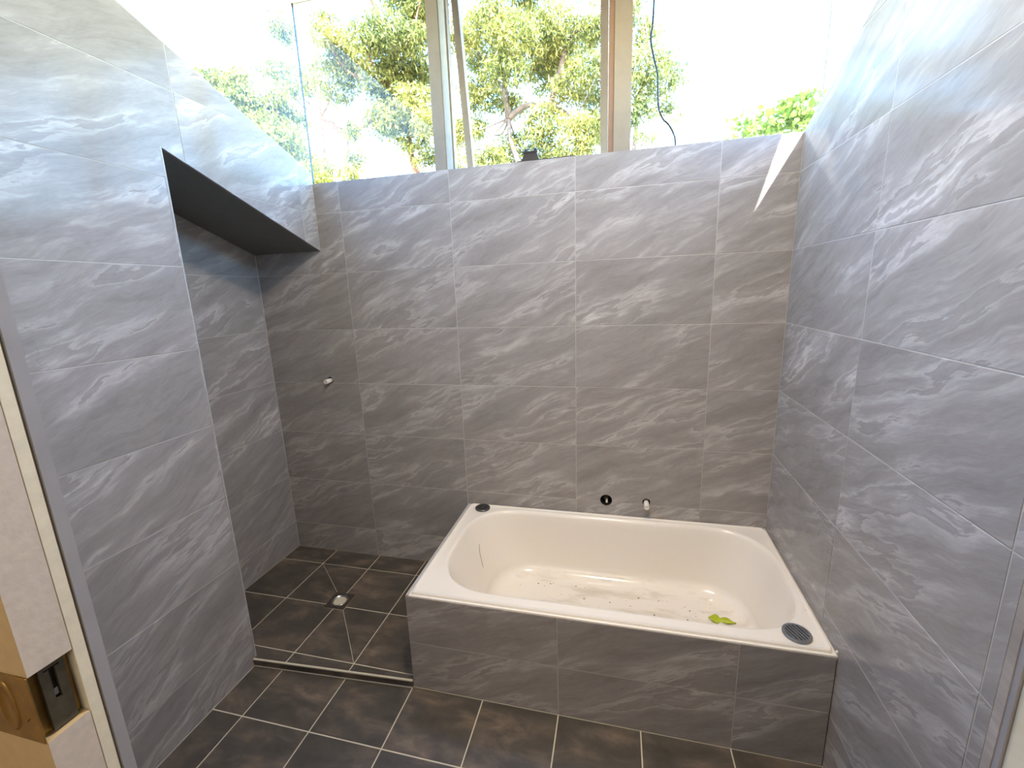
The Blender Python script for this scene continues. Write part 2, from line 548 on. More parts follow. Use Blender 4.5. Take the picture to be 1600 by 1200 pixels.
FS = empty('floor_shower'); structure(FS)
ms = plane_matrix((0, 0, ZS), (1, 0, 0), (0, 1, 0))
LIP = lambda x, d=0.0: -0.757 + 0.0558 * (x + 0.599) - d      # the step edge runs slightly askew
def lip_bar(name, d0, d1, z0, z1, mat, parent, x0=None, x1=-0.5995):
    x0 = XL + 0.001 if x0 is None else x0
    return prism(name, plane_matrix((0, 0, 0), (1, 0, 0), (0, 1, 0)), [(x0, LIP(x0, d1)), (x1, LIP(x1, d1)), (x1, LIP(x1, d0)), (x0, LIP(x0, d0))], z0, z1, mat, parent)
prism('screed', plane_matrix((0, 0, 0), (1, 0, 0), (0, 1, 0)), [(XN - 0.01, LIP(XN)), (-0.601, LIP(-0.601)), (-0.601, 0), (XN - 0.01, 0)], -2.03, ZS - 0.0015, M['fgrout'], FS)
xs2 = [-1.787, -1.487, -1.187, -0.887, -0.587]
ys2 = [-1.036, -0.736, -0.436, -0.136, 0.164]
DX, DY, DH = -1.187, -0.402, 0.056         # square drain frame
gg = 0.0048 / 2
spec = {}
def cell(i, j): return (xs2[i] + gg, xs2[i + 1] - gg, ys2[j] + gg, ys2[j + 1] - gg)
# notch each tile round the square drain frame
nd_ = DH + 0.002
X0, X1, Y0, Y1 = DX - nd_, DX + nd_, DY - nd_, DY + nd_
def full(i, j):
    a0, a1, b0, b1 = cell(i, j); return [[(a0, b0), (a1, b0), (a1, b1), (a0, b1)]]
def lshape(i, j, sx, sy):
    a0, a1, b0, b1 = cell(i, j)
    if sx < 0 and sy > 0: return [[(a0, b0), (X0, b0), (X0, Y1), (a1, Y1), (a1, b1), (a0, b1)]]
    if sx > 0 and sy > 0: return [[(X1, b0), (a1, b0), (a1, b1), (a0, b1), (a0, Y1), (X1, Y1)]]
    if sx < 0 and sy < 0: return [[(a0, b0), (a1, b0), (a1, Y0), (X0, Y0), (X0, b1), (a0, b1)]]
    return [[(a0, b0), (a1, b0), (a1, b1), (X1, b1), (X1, Y0), (a0, Y0)]]
# two tiles are cut on the diagonal so that they fall to the drain
a0, a1, b0, b1 = cell(1, 2); e = 0.0014
spec[(1, 2)] = [[(a0, b0), (X0, b0), (X0, Y1 - e), (a0, b1 - e)], [(a0 + e, b1), (X0 + e, Y1), (a1, Y1), (a1, b1)]]
a0, a1, b0, b1 = cell(2, 1)
spec[(2, 1)] = [[(X1, Y0 + e), (a1, b0 + e), (a1, b1), (X1, b1)], [(X1 - e, Y0), (a0, Y0), (a0, b0), (a1 - e, b0)]]
spec[(2, 2)] = lshape(2, 2, 1, 1)
spec[(1, 1)] = lshape(1, 1, -1, -1)
SHP = [(-1, 0, -(XN + 0.002)), (1, 0, -0.5995), (0.0558, -1, 0.7236 - 0.002), (0, 1, -0.0015)]
lay_tiles(FS, ms, xs2, ys2, M['floor'], lambda i, j: [] if (i, j) in ((2, 2), (1, 1)) else SHP, grout=0.0048, special=spec, tilt=0.0)
# metal edge angle on the step between the shower and the floor
t1 = empty('trim_1'); structure(t1, 'grey metal angle edging the low step of the shower floor')
lip_bar('silicone_bead', 0.0065, 0.009, ZF, ZF + 0.003, M['caulk'], t1)
lip_bar('riser_tile', 0.0, 0.0065, ZF + 0.0005, ZS - 0.004, M['floor'], t1)
lip_bar('edge_cap', 0.0005, 0.0085, ZS - 0.004, ZS + 0.001, M['fgrout'], t1)

# ------------------------------------------------------------------ back wall
WB = empty('wall_back'); structure(WB)
mb = plane_matrix((0, 0, 0), (1, 0, 0), (0, 0, 1))
HOLES = [(0.152, -1.492, 0.030), (0.349, -1.486, 0.019), (-1.383, -0.884, 0.019)]
def cut_holes(o, holes, depth=0.09):
    cut = []
    for cx, cz, r in holes:
        bm = bmesh.new(); add_lathe(bm, [(r, -0.03), (r, depth)], 24, 'Y')
        c = bm_obj('cutter', bm, M['hole']); c.location = (cx, 0, cz)
        md = o.modifiers.new('cut', 'BOOLEAN'); md.object = c; md.operation = 'DIFFERENCE'; md.solver = 'EXACT'; md.material_mode = 'TRANSFER'
        cut.append(c)
    bpy.context.view_layer.update()
    dg = bpy.context.evaluated_depsgraph_get()
    me = bpy.data.meshes.new_from_object(o.evaluated_get(dg), preserve_all_data_layers=True, depsgraph=dg)
    o.modifiers.clear(); o.data = me
    for c in cut: bpy.data.objects.remove(c)
core = box('wall_core', (-1.90, -GR, -2.5), (1.05, 0.15, TOPB - 0.001), M['grout'], WB)
cut_holes(core, HOLES)
xs = [-1.8, -1.2, -0.6, 0.0, 0.6, 1.2]
ys = [-2.1, -1.8, -1.5, -1.2, -0.9, -0.6, -0.3, 0.0, 0.3]
def notched(i, j, holes):
    """tile outline with half-round notches at its top or bottom edge"""
    g_ = 0.0012
    x0, x1, y0, y1 = xs[i] + g_, min(xs[i + 1] - g_, 0.8966 - 0.0015), ys[j] + g_, ys[j + 1] - g_
    x0 = max(x0, XN + 0.001)
    bot, top = [], []
    for cx, cz, r in sorted(holes):
        for lst, yy in ((bot, y0), (top, y1)):
            d = yy - cz
            if abs(d) < r:
                inside = (yy == y0 and True) or True
                h = math.sqrt(r * r - d * d)
                a_s, a_e = math.atan2(d, -h), math.atan2(d, h)
                pts = []
                if lst is bot:      # arc over the top side of the circle, from left to right
                    a_s = a_s if a_s > 0 else a_s + 2 * math.pi
                    for k in range(15):
                        a = a_s + (a_e - a_s) * k / 14
                        pts.append((cx + r * math.cos(a), cz + r * math.sin(a)))
                else:               # arc under the circle, from left to right
                    if a_s > 0: a_s -= 2 * math.pi
                    for k in range(15):
                        a = a_s + (a_e - a_s) * k / 14
                        pts.append((cx + r * math.cos(a), cz + r * math.sin(a)))
                lst.append(pts)
    poly = [(x0, y0)]
    for pts in bot: poly += pts
    poly += [(x1, y0), (x1, y1)]
    for pts in reversed(top): poly += pts[::-1]
    poly += [(x0, y1)]
    return [poly]
sp = {}
for j in (1, 2): sp[(3, j)] = notched(3, j, HOLES[:2])
for j in (3, 4): sp[(0, j)] = notched(0, j, HOLES[2:])
BHP = [(-1, 0, -(XN + 0.001)), (1, 0, 0.8966 - 0.0015), (0, 1, TOPB), (0, -1, 2.05)]
lay_tiles(WB, mb, xs, ys, M['tile'], lambda i, j: [] if (i, j) in sp else BHP, special=sp)

# ------------------------------------------------------------------ left wall: pier, bulkhead over the recess, recess wall
WL = empty('wall_left'); structure(WL)
ml = plane_matrix((XL, 0, 0), (0, 1, 0), (0, 0, 1))
# cores
prism('wall_core', ml, [(YF, -2.5), (YP + 0.001, -2.5), (YP + 0.001, sof(YP)), (0.0, sof(0)), (0.0, lt(0) - 0.001), (YF, lt(YF) - 0.001)], -0.02, GR, M['grout'], WL)
prism('wall_core', ml, [(YF - 0.1, -2.5), (YP - 0.002, -2.5), (YP - 0.002, lt(YP) - 0.002), (YF - 0.1, lt(YF - 0.1) - 0.002)], -0.56, -0.02, M['wallcore'], WL)
prism('bulkhead_core', ml, [(YP - 0.002, sof(YP) + 0.012), (0.14, sof(0.14) + 0.012), (0.14, lt(0.14) - 0.03), (YP - 0.002, lt(YP) - 0.002)], -0.56, -0.02, M['wallcore'], WL)
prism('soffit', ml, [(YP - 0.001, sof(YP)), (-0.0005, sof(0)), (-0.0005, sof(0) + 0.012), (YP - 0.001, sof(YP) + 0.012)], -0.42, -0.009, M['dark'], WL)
# the tiled return inside the recess, behind the pier
mret = plane_matrix((XN, YP, 0), (1, 0, 0), (0, 0, 1))
xs = [-1.905, -1.305, -0.705, -0.105, 0.495]
ys = [-2.1, -1.8, -1.5, -1.2, -0.9, -0.6, -0.3, 0.0, 0.3, 0.6, 0.9]
rake = (0.362, 1, 0.194)
gg = 0.0012
spl = {(1, 7): [[(-1.305 + gg, gg), (YP, gg), (YP, sof(YP)), (-0.705 - gg, sof(-0.705)), (-0.705 - gg, 0.3 - gg), (-1.305 + gg, 0.3 - gg)]]}
def lhp(i, j):
    if (i, j) in spl: return []
    h = [(-1, 0, -YF), (1, 0, -0.001), rake, (0, -1, 2.005)]
    if i >= 2: h.append((-0.359, -1, 0.184))
    elif j < 7: h.append((1, 0, YP))
    return h
lay_tiles(WL, ml, xs, ys, M['tile'], lhp, special=spl)
strip('edge_trim', (XL - 0.0015, YP, ZF), (XL - 0.0015, YP, sof(YP)), 0.004, 0.004, M['caulk'], WL, up=(1, 0, 0))
strip('top_trim', (XL - 0.004, 0, lt(0)), (XL - 0.004, YF, lt(YF)), 0.008, 0.003, M['caulk'], WL)

WN = empty('wall_recess'); structure(WN)
mn = plane_matrix((XN, 0, 0), (0, 1, 0), (0, 0, 1))
prism('wall_core', mn, [(YP - 0.02, -2.5), (0.0, -2.5), (0.0, 0.0), (YP - 0.02, 0.25)], -0.14, GR, M['grout'], WN)
lay_tiles(WN, mn, [-1.2, -0.6, 0.0], ys[:9], M['tile'], [(-1, 0, -YP), (1, 0, -0.001), (0.359, 1, -0.184), (0, -1, 1.97)])
strip('silicone_bead', (XN + 0.002, -0.002, ZS), (XN + 0.002, -0.002, sof(0)), 0.004, 0.004, M['caulk'], WN, up=(1, 0, 0))
lay_tiles(WN, plane_matrix((XN + 0.42, YP + 0.001, 0), (-1, 0, 0), (0, 0, 1)), [-0.18, 0.42], ys[:9], M['tile'],
          [(-1, 0, -0.0), (1, 0, 0.419), (0, 1, sof(YP) - 0.004), (0, -1, 1.97)])

# ------------------------------------------------------------------ right wall
WR = empty('wall_right'); structure(WR)
ang = math.atan(0.0249)
mr = plane_matrix((xr(0), 0, 0), (-math.sin(ang), -math.cos(ang), 0), (0, 0, 1))
L = 1.80
prism('wall_core', mr, [(0, -2.5), (L, -2.5), (L, rt(-L) - 0.001), (0, rt(0) - 0.001)], -0.025, GR, M['grout'], WR)
prism('wall_core', mr, [(-0.1, -2.5), (L, -2.5), (L, rt(-L) - 0.40), (-0.1, rt(0.1) - 0.40)], -0.17, -0.025, M['wallcore'], WR)
lay_tiles(WR, mr, [-0.566, 0.634, 1.234, 1.834], ys, M['tile'], [(-1, 0, -0.0015), (1, 0, 1.767), (-0.388, 1, 0.147), (0, -1, 2.005)])
strip('top_trim', (xr(0) + 0.004, 0, rt(0)), (xr(YF) + 0.004, YF, rt(YF)), 0.008, 0.003, M['caulk'], WR)

# ------------------------------------------------------------------ wall with the doorway (the camera looks through it)
WF = empty('wall_front'); structure(WF)
JX0, JX1 = -0.421, 0.455
mfw = plane_matrix((0, YF, 0), (-1, 0, 0), (0, 0, 1))
for x0, x1, z0, z1, th in ((-1.9, JX0 - 0.004, -2.5, 0.09, 0.0135), (-1.9, JX0 - 0.004, 0.09, ZC, 0.075), (JX1 + 0.004, 1.2, -2.5, ZC, 0.075), (JX0 - 0.004, JX1 + 0.004, 0.09, ZC, 0.075)):
    box('wall_core', (x0, YF - th, z0), (x1, YF - 0.0014, z1), M['hall'], WF)
xsf = [-1.0, JX0 * -1 - 1.2, -0.455, 0.421, 1.021, 1.4]
for (x0, x1) in ((XL + 0.002, JX0 + 0.002), (JX1 - 0.002, xr(YF) - 0.002)):
    n_ = 2
    lay_tiles(WF, mfw, [-x1, -x1 + min(0.6, x1 - x0), -x0 + 0.0001], ys, M['tile'], [(1, 0, -x0), (0, 1, ZC - 0.01), (0, -1, 2.005)])
lay_tiles(WF, mfw, [-JX1, -JX0], [0.0, 0.3, 0.6, 0.9, 1.2], M['tile'], [(0, 1, ZC - 0.01), (0, -1, -0.07)])
# tile adhesive edge seen at the opening, rough grey
box('tile_edge', (JX0 - 0.004, YF - 0.013, ZF), (JX0 + 0.0015, YF - 0.0005, 0.07), M['edge'], WF)
box('tile_edge', (JX1 - 0.0015, YF - 0.013, ZF), (JX1 + 0.004, YF - 0.0005, 0.07), M['edge'], WF)

# ------------------------------------------------------------------ door frame and sliding door leaf with its lock
D1 = empty('door_1', (0, 0, 0)); structure(D1)
box('jamb', (JX0 - 0.02, YF - 0.0275, ZF), (JX0, YF - 0.0155, 0.07), M['cream'], D1, 0.001)
box('jamb', (JX1, YF - 0.11, ZF), (JX1 + 0.02, YF - 0.0135, 0.07), M['cream'], D1, 0.001)
box('head', (JX0 - 0.02, YF - 0.11, 0.07), (JX1 + 0.02, YF - 0.0135, 0.09), M['cream'], D1)
# leaf: edge faces the opening
ya, yb = -1.8335, YF - 0.0285             # camera-side face, room-side face of the leaf
LX = -0.4205
lz0, lz1 = -0.905, -0.818
def leaf_piece(z0, z1, nm):
    bm = bmesh.new(); add_box(bm, (-1.25, ya, z0), (LX, yb, z1))
    o = bm_obj(nm, bm, M['door_face'], D1)
    o.data.materials.append(M['door_edge'])
    for f in o.data.polygons:
        if f.normal.x > 0.5: f.material_index = 1
    return o
leaf_piece(ZF + 0.008, lz0, 'door_leaf'); leaf_piece(lz1, 0.06, 'door_leaf')
bm = bmesh.new(); add_box(bm, (-1.25, ya, lz0), (LX - 0.02, yb, lz1)); bm_obj('door_leaf', bm, M['door_face'], D1)
lock = box('lock_case', (LX - 0.0199, ya + 0.0005, lz0 + 0.0005), (LX - 0.013, yb - 0.0005, lz1 - 0.0005), M['brass'], D1, 0.0008)
ym = (ya + yb) / 2 + 0.002
bm = bmesh.new()
yw = 0.0115
pl_out = [(ym - yw, lz0 + 0.004), (ym + yw, lz0 + 0.004), (ym + yw, lz1 - 0.004), (ym - yw, lz1 - 0.004)]
zc = (lz0 + lz1) / 2
# faceplate built as bars round the keyhole-shaped slot
add_box(bm, (LX - 0.010, ym - yw, lz0 + 0.003), (LX - 0.006, ym - 0.0028, lz1 - 0.010))
add_box(bm, (LX - 0.010, ym + 0.0028, lz0 + 0.003), (LX - 0.006, ym + yw, lz1 - 0.010))
add_box(bm, (LX - 0.010, ym - 0.0028, lz0 + 0.003), (LX - 0.006, ym + 0.0028, zc - 0.006))
add_box(bm, (LX - 0.010, ym - yw, lz1 - 0.008), (LX - 0.006, ym + yw, lz1 - 0.003))
for s in (-1, 1): add_box(bm, (LX - 0.010, ym + s * 0.0093 - 0.0022, lz1 - 0.0101), (LX - 0.006, ym + s * 0.0093 + 0.0022, lz1 - 0.0079))
fp = bm_obj('lock_faceplate', bm, M['steel'], lock); fp.parent = D1
hk = box('lock_hook', (LX - 0.0165, ym - 0.0018, zc - 0.002), (LX - 0.0085, ym + 0.0018, zc + 0.007), M['chrome'], D1)
box('slot_lining', (LX - 0.0125, ym - 0.009, lz0 + 0.006), (LX - 0.0115, ym + 0.009, lz1 - 0.004), M['black'], D1)
# brass side plate on the leaf's hall face and its oval finger pull
pz0, pz1 = lz0 - 0.012, lz1 + 0.012
bm = bmesh.new()
add_box(bm, (LX - 0.075, ya - 0.0018, lz0), (LX - 0.0005, ya - 0.0001, lz1))
bmesh.ops.bevel(bm, geom=bm.edges[:], offset=0.0005, segments=1, affect='EDGES')
bm_obj('brass_plate', bm, M['brass'], D1)
bm = bmesh.new()
ring_o = [(LX - 0.042 + 0.013 * math.cos(a), zc + 0.033 * math.sin(a)) for a in [2 * math.pi * k / 32 for k in range(32)]]
prev = None
for sc_, yy in ((1.0, ya - 0.0018), (0.96, ya - 0.0034), (0.86, ya - 0.0034), (0.78, ya - 0.0019)):
    r_ = [bm.verts.new((LX - 0.042 + 0.013 * sc_ * math.cos(2 * math.pi * k / 32), yy, zc + 0.033 * sc_ * math.sin(2 * math.pi * k / 32))) for k in range(32)]
    if prev:
        for k in range(32): bm.faces.new((prev[k], prev[(k + 1) % 32], r_[(k + 1) % 32], r_[k]))
    prev = r_
bm.faces.new(prev)
bm_obj('finger_pull', bm, M['brass'], D1, True)
bm = bmesh.new(); add_lathe(bm, [(0.0032, 0.0), (0.0030, -0.0012), (0.0, -0.0014)], 14, 'Y', (LX - 0.018, ya - 0.0018, zc - 0.012)); bm_obj('screw', bm, M['brass'], D1)

# ------------------------------------------------------------------ hall behind the camera and the ceiling
H = empty('hall_walls'); structure(H)
box('wall_panel', (-1.62, -4.2, -2.5), (-1.5, YF - 0.014, ZC), M['hall'], H)
box('wall_panel', (1.5, -4.2, -2.5), (1.62, YF - 0.075, ZC), M['hall'], H)
box('wall_panel', (-1.5, -4.2, -2.5), (1.5, -4.1, ZC), M['hall'], H)
box('wall_panel', (1.199, YF - 0.075, -2.5), (1.5, YF - 0.0014, ZC), M['hall'], H)
box('hall_ceiling', (-1.5, -4.1, 0.42), (1.5, YF - 0.076, 0.47), M['hall'], H)
box('hall_floor', (-1.5, -4.1, -2.03), (1.5, -2.067, ZF), plain('hall_boards', lin(150, 116, 82), 0.4, nscale=4, var=0.2), H)
c = box('ceiling', (-1.40, -4.2, ZC), (0.976, 0.12, ZC + 0.16), M['ceiling']); structure(c)

t2 = box('trim_2', (0.970, -2.0, 0.705), (0.976, 0.12, ZC), M['ceiling']); structure(t2, 'painted fascia over the right hand side window')
# ------------------------------------------------------------------ windows
W1 = empty('window_1'); structure(W1)
YW = 0.05
def post(x0, x1, y0, y1, nm, mat, z0=TOPB - 0.05, z1=ZC): return box(nm, (x0, y0, z0), (x1, y1, z1), mat, W1, 0.0015)
post(-0.683, -0.624, YW, YW + 0.06, 'post', M['frame_tan'])
post(-0.6235, -0.594, YW + 0.004, YW + 0.055, 'stop_bead', M['frame_white'])
post(-0.5935, -0.585, YW + 0.012, YW + 0.05, 'stop_bead', M['frame_tan'])
post(0.163, 0.236, YW, YW + 0.06, 'post', M['frame_tan'])
post(0.139, 0.1625, YW + 0.004, YW + 0.05, 'stop_bead', plain('weathered_timber', lin(128, 100, 78), 0.7))
box('sill', (-1.385, YW - 0.02, TOPB - 0.045), (0.985, YW + 0.09, TOPB - 0.012), M['frame_tan'], W1, 0.002)
for x0, x1 in ((-1.377, -0.683), (0.236, 0.968)):
    box('pane', (x0, YW + 0.012, TOPB - 0.012), (x1, YW + 0.018, ZC), M['glass'], W1)
box('glass_joint', (-1.382, YW + 0.008, TOPB - 0.012), (-1.376, YW + 0.014, ZC), M['joint'], W1)
box('glass_joint', (0.967, YW + 0.008, TOPB - 0.012), (0.972, YW + 0.014, ZC), M['joint'], W1)
# awning sash hinged at its head, pushed outwards at the bottom
sh = empty('sash', (0, 0.118, ZC - 0.01)); sh.parent = W1
sh.rotation_euler = (math.radians(9.5), 0, 0)
hb = -(ZC - 0.01 - TOPB + 0.03)
def sash_bar(x0, x1, z0, z1, y0=-0.02, y1=0.02, nm='sash_rail'):
    return box(nm, (x0, y0, z0), (x1, y1, z1), M['frame_tan'], sh, 0.0015)
sash_bar(-0.578, -0.545, hb, 0, nm='sash_stile'); sash_bar(0.10, 0.135, hb, 0, nm='sash_stile')
sash_bar(-0.545, 0.10, hb, hb + 0.05); sash_bar(-0.545, 0.10, -0.045, 0)
box('pane', (-0.545, -0.002, hb + 0.05), (0.10, 0.003, -0.045), M['glass'], sh)
# side glazing over the raked walls
for nm, x, f in (('window_2', -1.377, lambda y: lt(y) - 0.004), ('window_3', 0.966, lambda y: rt(y) - 0.40)):
    W = empty(nm); structure(W)
    mm = plane_matrix((x, 0, 0), (0, 1, 0), (0, 0, 1))
    y_low = -2.0 if nm == 'window_3' else -1.84
    prism('pane', mm, [(y_low, min(f(y_low), ZC - 0.02)), (YW + 0.008, f(YW + 0.008)), (YW + 0.008, ZC - 0.0005), (y_low, ZC - 0.0005)], -0.003, 0.003, M['glass'], W)

wd = thing(empty('window_winder', (-0.203, 0.022, TOPB - 0.001)), 'small dark window winder on the tiled ledge under the open sash', 'winder')
box('base_plate', (-0.062, -0.016, 0), (0.205, 0.016, 0.006), M['black'], wd, 0.001)
bm = bmesh.new()
vs = []
for z, hx, hy in ((0.006, 0.040, 0.014), (0.016, 0.036, 0.013), (0.034, 0.030, 0.012), (0.040, 0.034, 0.013), (0.044, 0.033, 0.012)):
    vs.append([bm.verts.new((sx * hx, sy * hy, z)) for sx, sy in ((-1, -1), (1, -1), (1, 1), (-1, 1))])
for a, b in zip(vs, vs[1:]):
    for k in range(4): bm.faces.new((a[k], a[(k + 1) % 4], b[(k + 1) % 4], b[k]))
bm.faces.new(vs[0][::-1]); bm.faces.new(vs[-1])
bm_obj('housing', bm, M['black'], wd)
for s in (-1, 1):
    bm = bmesh.new(); add_lathe(bm, [(0.010, 0.044), (0.011, 0.050), (0.007, 0.055), (0, 0.056)], 14, 'Z', (s * 0.022, 0, 0)); bm_obj('knob', bm, M['black'], wd)

cx_ = [(0.33, 0.19, 1.35), (0.326, 0.17, 0.766), (0.317, 0.16, 0.649), (0.33, 0.155, 0.57), (0.349, 0.15, 0.497), (0.353, 0.15, 0.43), (0.359, 0.15, 0.357),
       (0.38, 0.15, 0.31), (0.402, 0.15, 0.288), (0.425, 0.15, 0.25), (0.437, 0.15, 0.201), (0.44, 0.15, 0.05)]
def spline(pts, m=6):
    pts = [Vector(p) for p in pts]; out = []
    for i in range(len(pts) - 1):
        p0, p1, p2, p3 = pts[max(i - 1, 0)], pts[i], pts[i + 1], pts[min(i + 2, len(pts) - 1)]
        for k in range(m):
            t = k / m
            out.append(0.5 * ((2 * p1) + (p2 - p0) * t + (2 * p0 - 5 * p1 + 4 * p2 - p3) * t * t + (3 * p1 - p0 - 3 * p2 + p3) * t ** 3))
    out.append(pts[-1]); return out
bm = bmesh.new(); add_tube(bm, spline([(a, b + 0.03, c) for a, b, c in cx_]), 0.0042, 6)
thing(bm_obj('cable', bm, M['black'], None, True), 'thin black cable hanging outside the right hand window pane', 'cable')

# ------------------------------------------------------------------ bath surround
BS = empty('bath_surround', (0, 0, 0))
thing(BS, 'low grey stone-look tiled surround boxing in the white bath', 'bath surround')
HZ = ZB - 0.022
prism('surround_core', plane_matrix((0, -0.757, 0), (1, 0, 0), (0, 0, 1)), [(-0.597, ZF + 0.0005), (0.872, ZF + 0.0005), (0.872, HZ), (-0.597, HZ)], -0.02, GR, M['grout'], BS)
box('surround_core', (-0.5967, -0.737, ZF + 0.0005), (-0.578, -0.002, HZ), M['grout'], BS)
ma = plane_matrix((0, -0.757, 0), (1, 0, 0), (0, 0, 1))
lay_tiles(BS, ma, [-1.202, -0.602, -0.002, 0.598, 1.198], [-2.09, -1.790, -1.49], M['tile'],
          [(-1, 0, 0.598), (1, 0, 0.875), (0, 1, ZB - 0.013), (0, -1, -ZF - 0.001)])
mlft = plane_matrix((-0.598, 0, 0), (0, -1, 0), (0, 0, 1))
lay_tiles(BS, mlft, [-0.443, 0.157, 0.757], [-2.09, -1.790, -1.49], M['tile'], [(-1, 0, -0.001), (0, 1, ZB - 0.010), (0, -1, -ZS - 0.001)], t=0.008)
strip('silicone_bead', (-0.5915, -0.0, ZB - 0.0095), (-0.5915, -0.752, ZB - 0.0095), 0.010, 0.003, M['caulk'], BS)
# ------------------------------------------------------------------ bathtub: one lofted shell
NB = 160
tub = empty('bathtub', (0.15, -0.37, ZB)); thing(tub, 'cream white enamel bathtub with rounded ends set in the tiled surround', 'bathtub')
tc_ = Vector((0.165, -0.37))
def ray_poly(poly, a):
    d = Vector((math.cos(a), math.sin(a))); best = None
    for i in range(len(poly)):
        p, q = Vector(poly[i]), Vector(poly[(i + 1) % len(poly)])
        e = q - p; den = d.x * e.y - d.y * e.x
        if abs(den) < 1e-12: continue
        w_ = p - tc_
        t = (w_.x * e.y - w_.y * e.x) / den; s = (w_.x * d.y - w_.y * d.x) / den
        if t > 0 and -1e-9 <= s <= 1 + 1e-9: best = t if best is None else min(best, t)
    return tc_ + d * best
outer = [(-0.586, -0.7555), (0.8775, -0.7555), (0.8945, -0.0015), (-0.586, -0.0015)]
angs = sorted([2 * math.pi * k / NB for k in range(NB)] + [math.atan2(p[1] - tc_.y, p[0] - tc_.x) % (2 * math.pi) for p in outer])
NB = len(angs)
def inset_poly(poly, d):
    c = []
    n = len(poly)
    for i in range(n):
        p0, p1, p2 = Vector(poly[i - 1]), Vector(poly[i]), Vector(poly[(i + 1) % n])
        e1 = (p1 - p0).normalized(); e2 = (p2 - p1).normalized()
        n1 = Vector((-e1.y, e1.x)); n2 = Vector((-e2.y, e2.x)); b = n1 + n2
        c.append(tuple(p1 + b * (d / b.dot(n1))))
    return c
def rrect(x0, x1, y0, y1, rx, ry, p=2.25):
    pts = []
    for cx, cy, a0 in ((x1 - rx, y0 + ry, -math.pi / 2), (x1 - rx, y1 - ry, 0), (x0 + rx, y1 - ry, math.pi / 2), (x0 + rx, y0 + ry, math.pi)):
        for k in range(25):
            a = a0 + math.pi / 2 * k / 24
            ca, sa = math.cos(a), math.sin(a)
            pts.append((cx + rx * math.copysign(abs(ca) ** (2 / p), ca), cy + ry * math.copysign(abs(sa) ** (2 / p), sa)))
    return pts
def rings_for(poly, z, shrink=1.0): return [(ray_poly(poly, a), z) for a in angs]
OP = lambda d: rrect(-0.515 - d, 0.850 + d, -0.686 - d, -0.052 + d, 0.24 + d, 0.24 + d)
BT = lambda d: rrect(-0.345 - d, 0.735 + d, -0.615 - d, -0.125 + d, 0.16 + d, 0.17 + d)
prof = [(inset_poly(outer, 0.004), ZB - 0.030), (outer, ZB - 0.013), (outer, ZB - 0.0085), (inset_poly(outer, 0.0015), ZB - 0.007), (inset_poly(outer, 0.007), ZB - 0.007),
        (inset_poly(outer, 0.0085), ZB - 0.001), (inset_poly(outer, 0.0105), ZB + 0.0015), (inset_poly(outer, 0.0155), ZB + 0.0015), (inset_poly(outer, 0.019), ZB - 0.0015),
        (inset_poly(outer, 0.024), ZB - 0.0025), (OP(0.026), ZB - 0.002), (OP(0.016), ZB - 0.001), (OP(0.008), ZB - 0.002), (OP(0.002), ZB - 0.008), (OP(-0.003), ZB - 0.020)]
def lerp_poly(t): # wall from opening to bottom
    A, B = OP(-0.003), BT(0.055)
    return [(a[0] + (b[0] - a[0]) * t, a[1] + (b[1] - a[1]) * t) for a, b in zip(A, B)]
for t in (0.15, 0.35, 0.55, 0.75, 0.92, 1.0): prof.append((lerp_poly(t), ZB - 0.020 - 0.250 * t))
for k in range(1, 8):
    a = k / 7 * math.pi / 2
    prof.append((BT(0.055 * (1 - math.sin(a) * 0.0) - 0.055 * (1 - math.cos(a)) * 1.35), ZB - 0.270 - 0.058 * math.sin(a)))
bm = bmesh.new()
prev = None
org = Vector((0.15, -0.37, ZB))
for poly, z in prof:
    cur = [bm.verts.new(Vector((p.x, p.y, zz)) - org) for p, zz in rings_for(poly, z)]
    if prev:
        for k in range(NB): bm.faces.new((prev[k], prev[(k + 1) % NB], cur[(k + 1) % NB], cur[k]))
    prev = cur
last = prof[-1][0]
for sc_, dz in ((0.7, -0.0015), (0.4, -0.003), (0.12, -0.004)):
    cur = []
    for v in prev_ring if False else prev:
        cur.append(v)
    break
base = [Vector(v.co) for v in prev]
for sc_, dz in ((0.75, -0.001), (0.45, -0.002), (0.15, -0.003)):
    cur = [bm.verts.new((0.015 + (b.x - 0.015) * sc_, 0.0 + b.y * sc_, b.z + dz)) for b in base]
    for k in range(NB): bm.faces.new((prev[k], prev[(k + 1) % NB], cur[(k + 1) % NB], cur[k]))
    prev = cur
bm.faces.new(prev)
o = bm_obj('shell', bm, M['enamel'], tub, True)
if o.data.polygons[len(o.data.polygons) - 1].normal.z < 0: o.data.flip_normals()
md = o.modifiers.new('edge', 'EDGE_SPLIT'); md.split_angle = math.radians(50)
box('upstand_block', (0.7225, -0.3835, -0.0245), (0.7275, -0.3765, 0.006), M['enamel'], tub)

BZ = ZB - 0.328
def flat_leaf(name, outline, fold=0.2):
    bm = bmesh.new()
    mid = [bm.verts.new((x, 0, 0.002 + 0.006 * math.sin(x * 60))) for x, h in outline]
    for s in (1, -1):
        side = [bm.verts.new((x, s * h, 0.002 + fold * h + 0.004 * math.sin(x * 90 + s))) for x, h in outline]
        for k in range(len(outline) - 1): bm.faces.new((mid[k], mid[k + 1], side[k + 1], side[k]))
    o = bm_obj(name, bm, M['fallen'], None, True)
    sd_ = o.modifiers.new('solid', 'SOLIDIFY'); sd_.thickness = 0.0008
    return o
lf = flat_leaf('leaf', [(-0.055, 0.0008), (-0.045, 0.010), (-0.034, 0.020), (-0.024, 0.024), (-0.014, 0.018), (-0.006, 0.007), (0.002, 0.010), (0.014, 0.014), (0.026, 0.015), (0.038, 0.010), (0.048, 0.004), (0.058, 0.0008)])
lf.location = (0.665, -0.272, BZ + 0.004); lf.rotation_euler = (0.25, 0, math.radians(-6))
thing(lf, 'yellow-green fallen leaf lying in the bottom of the bath', 'leaf')
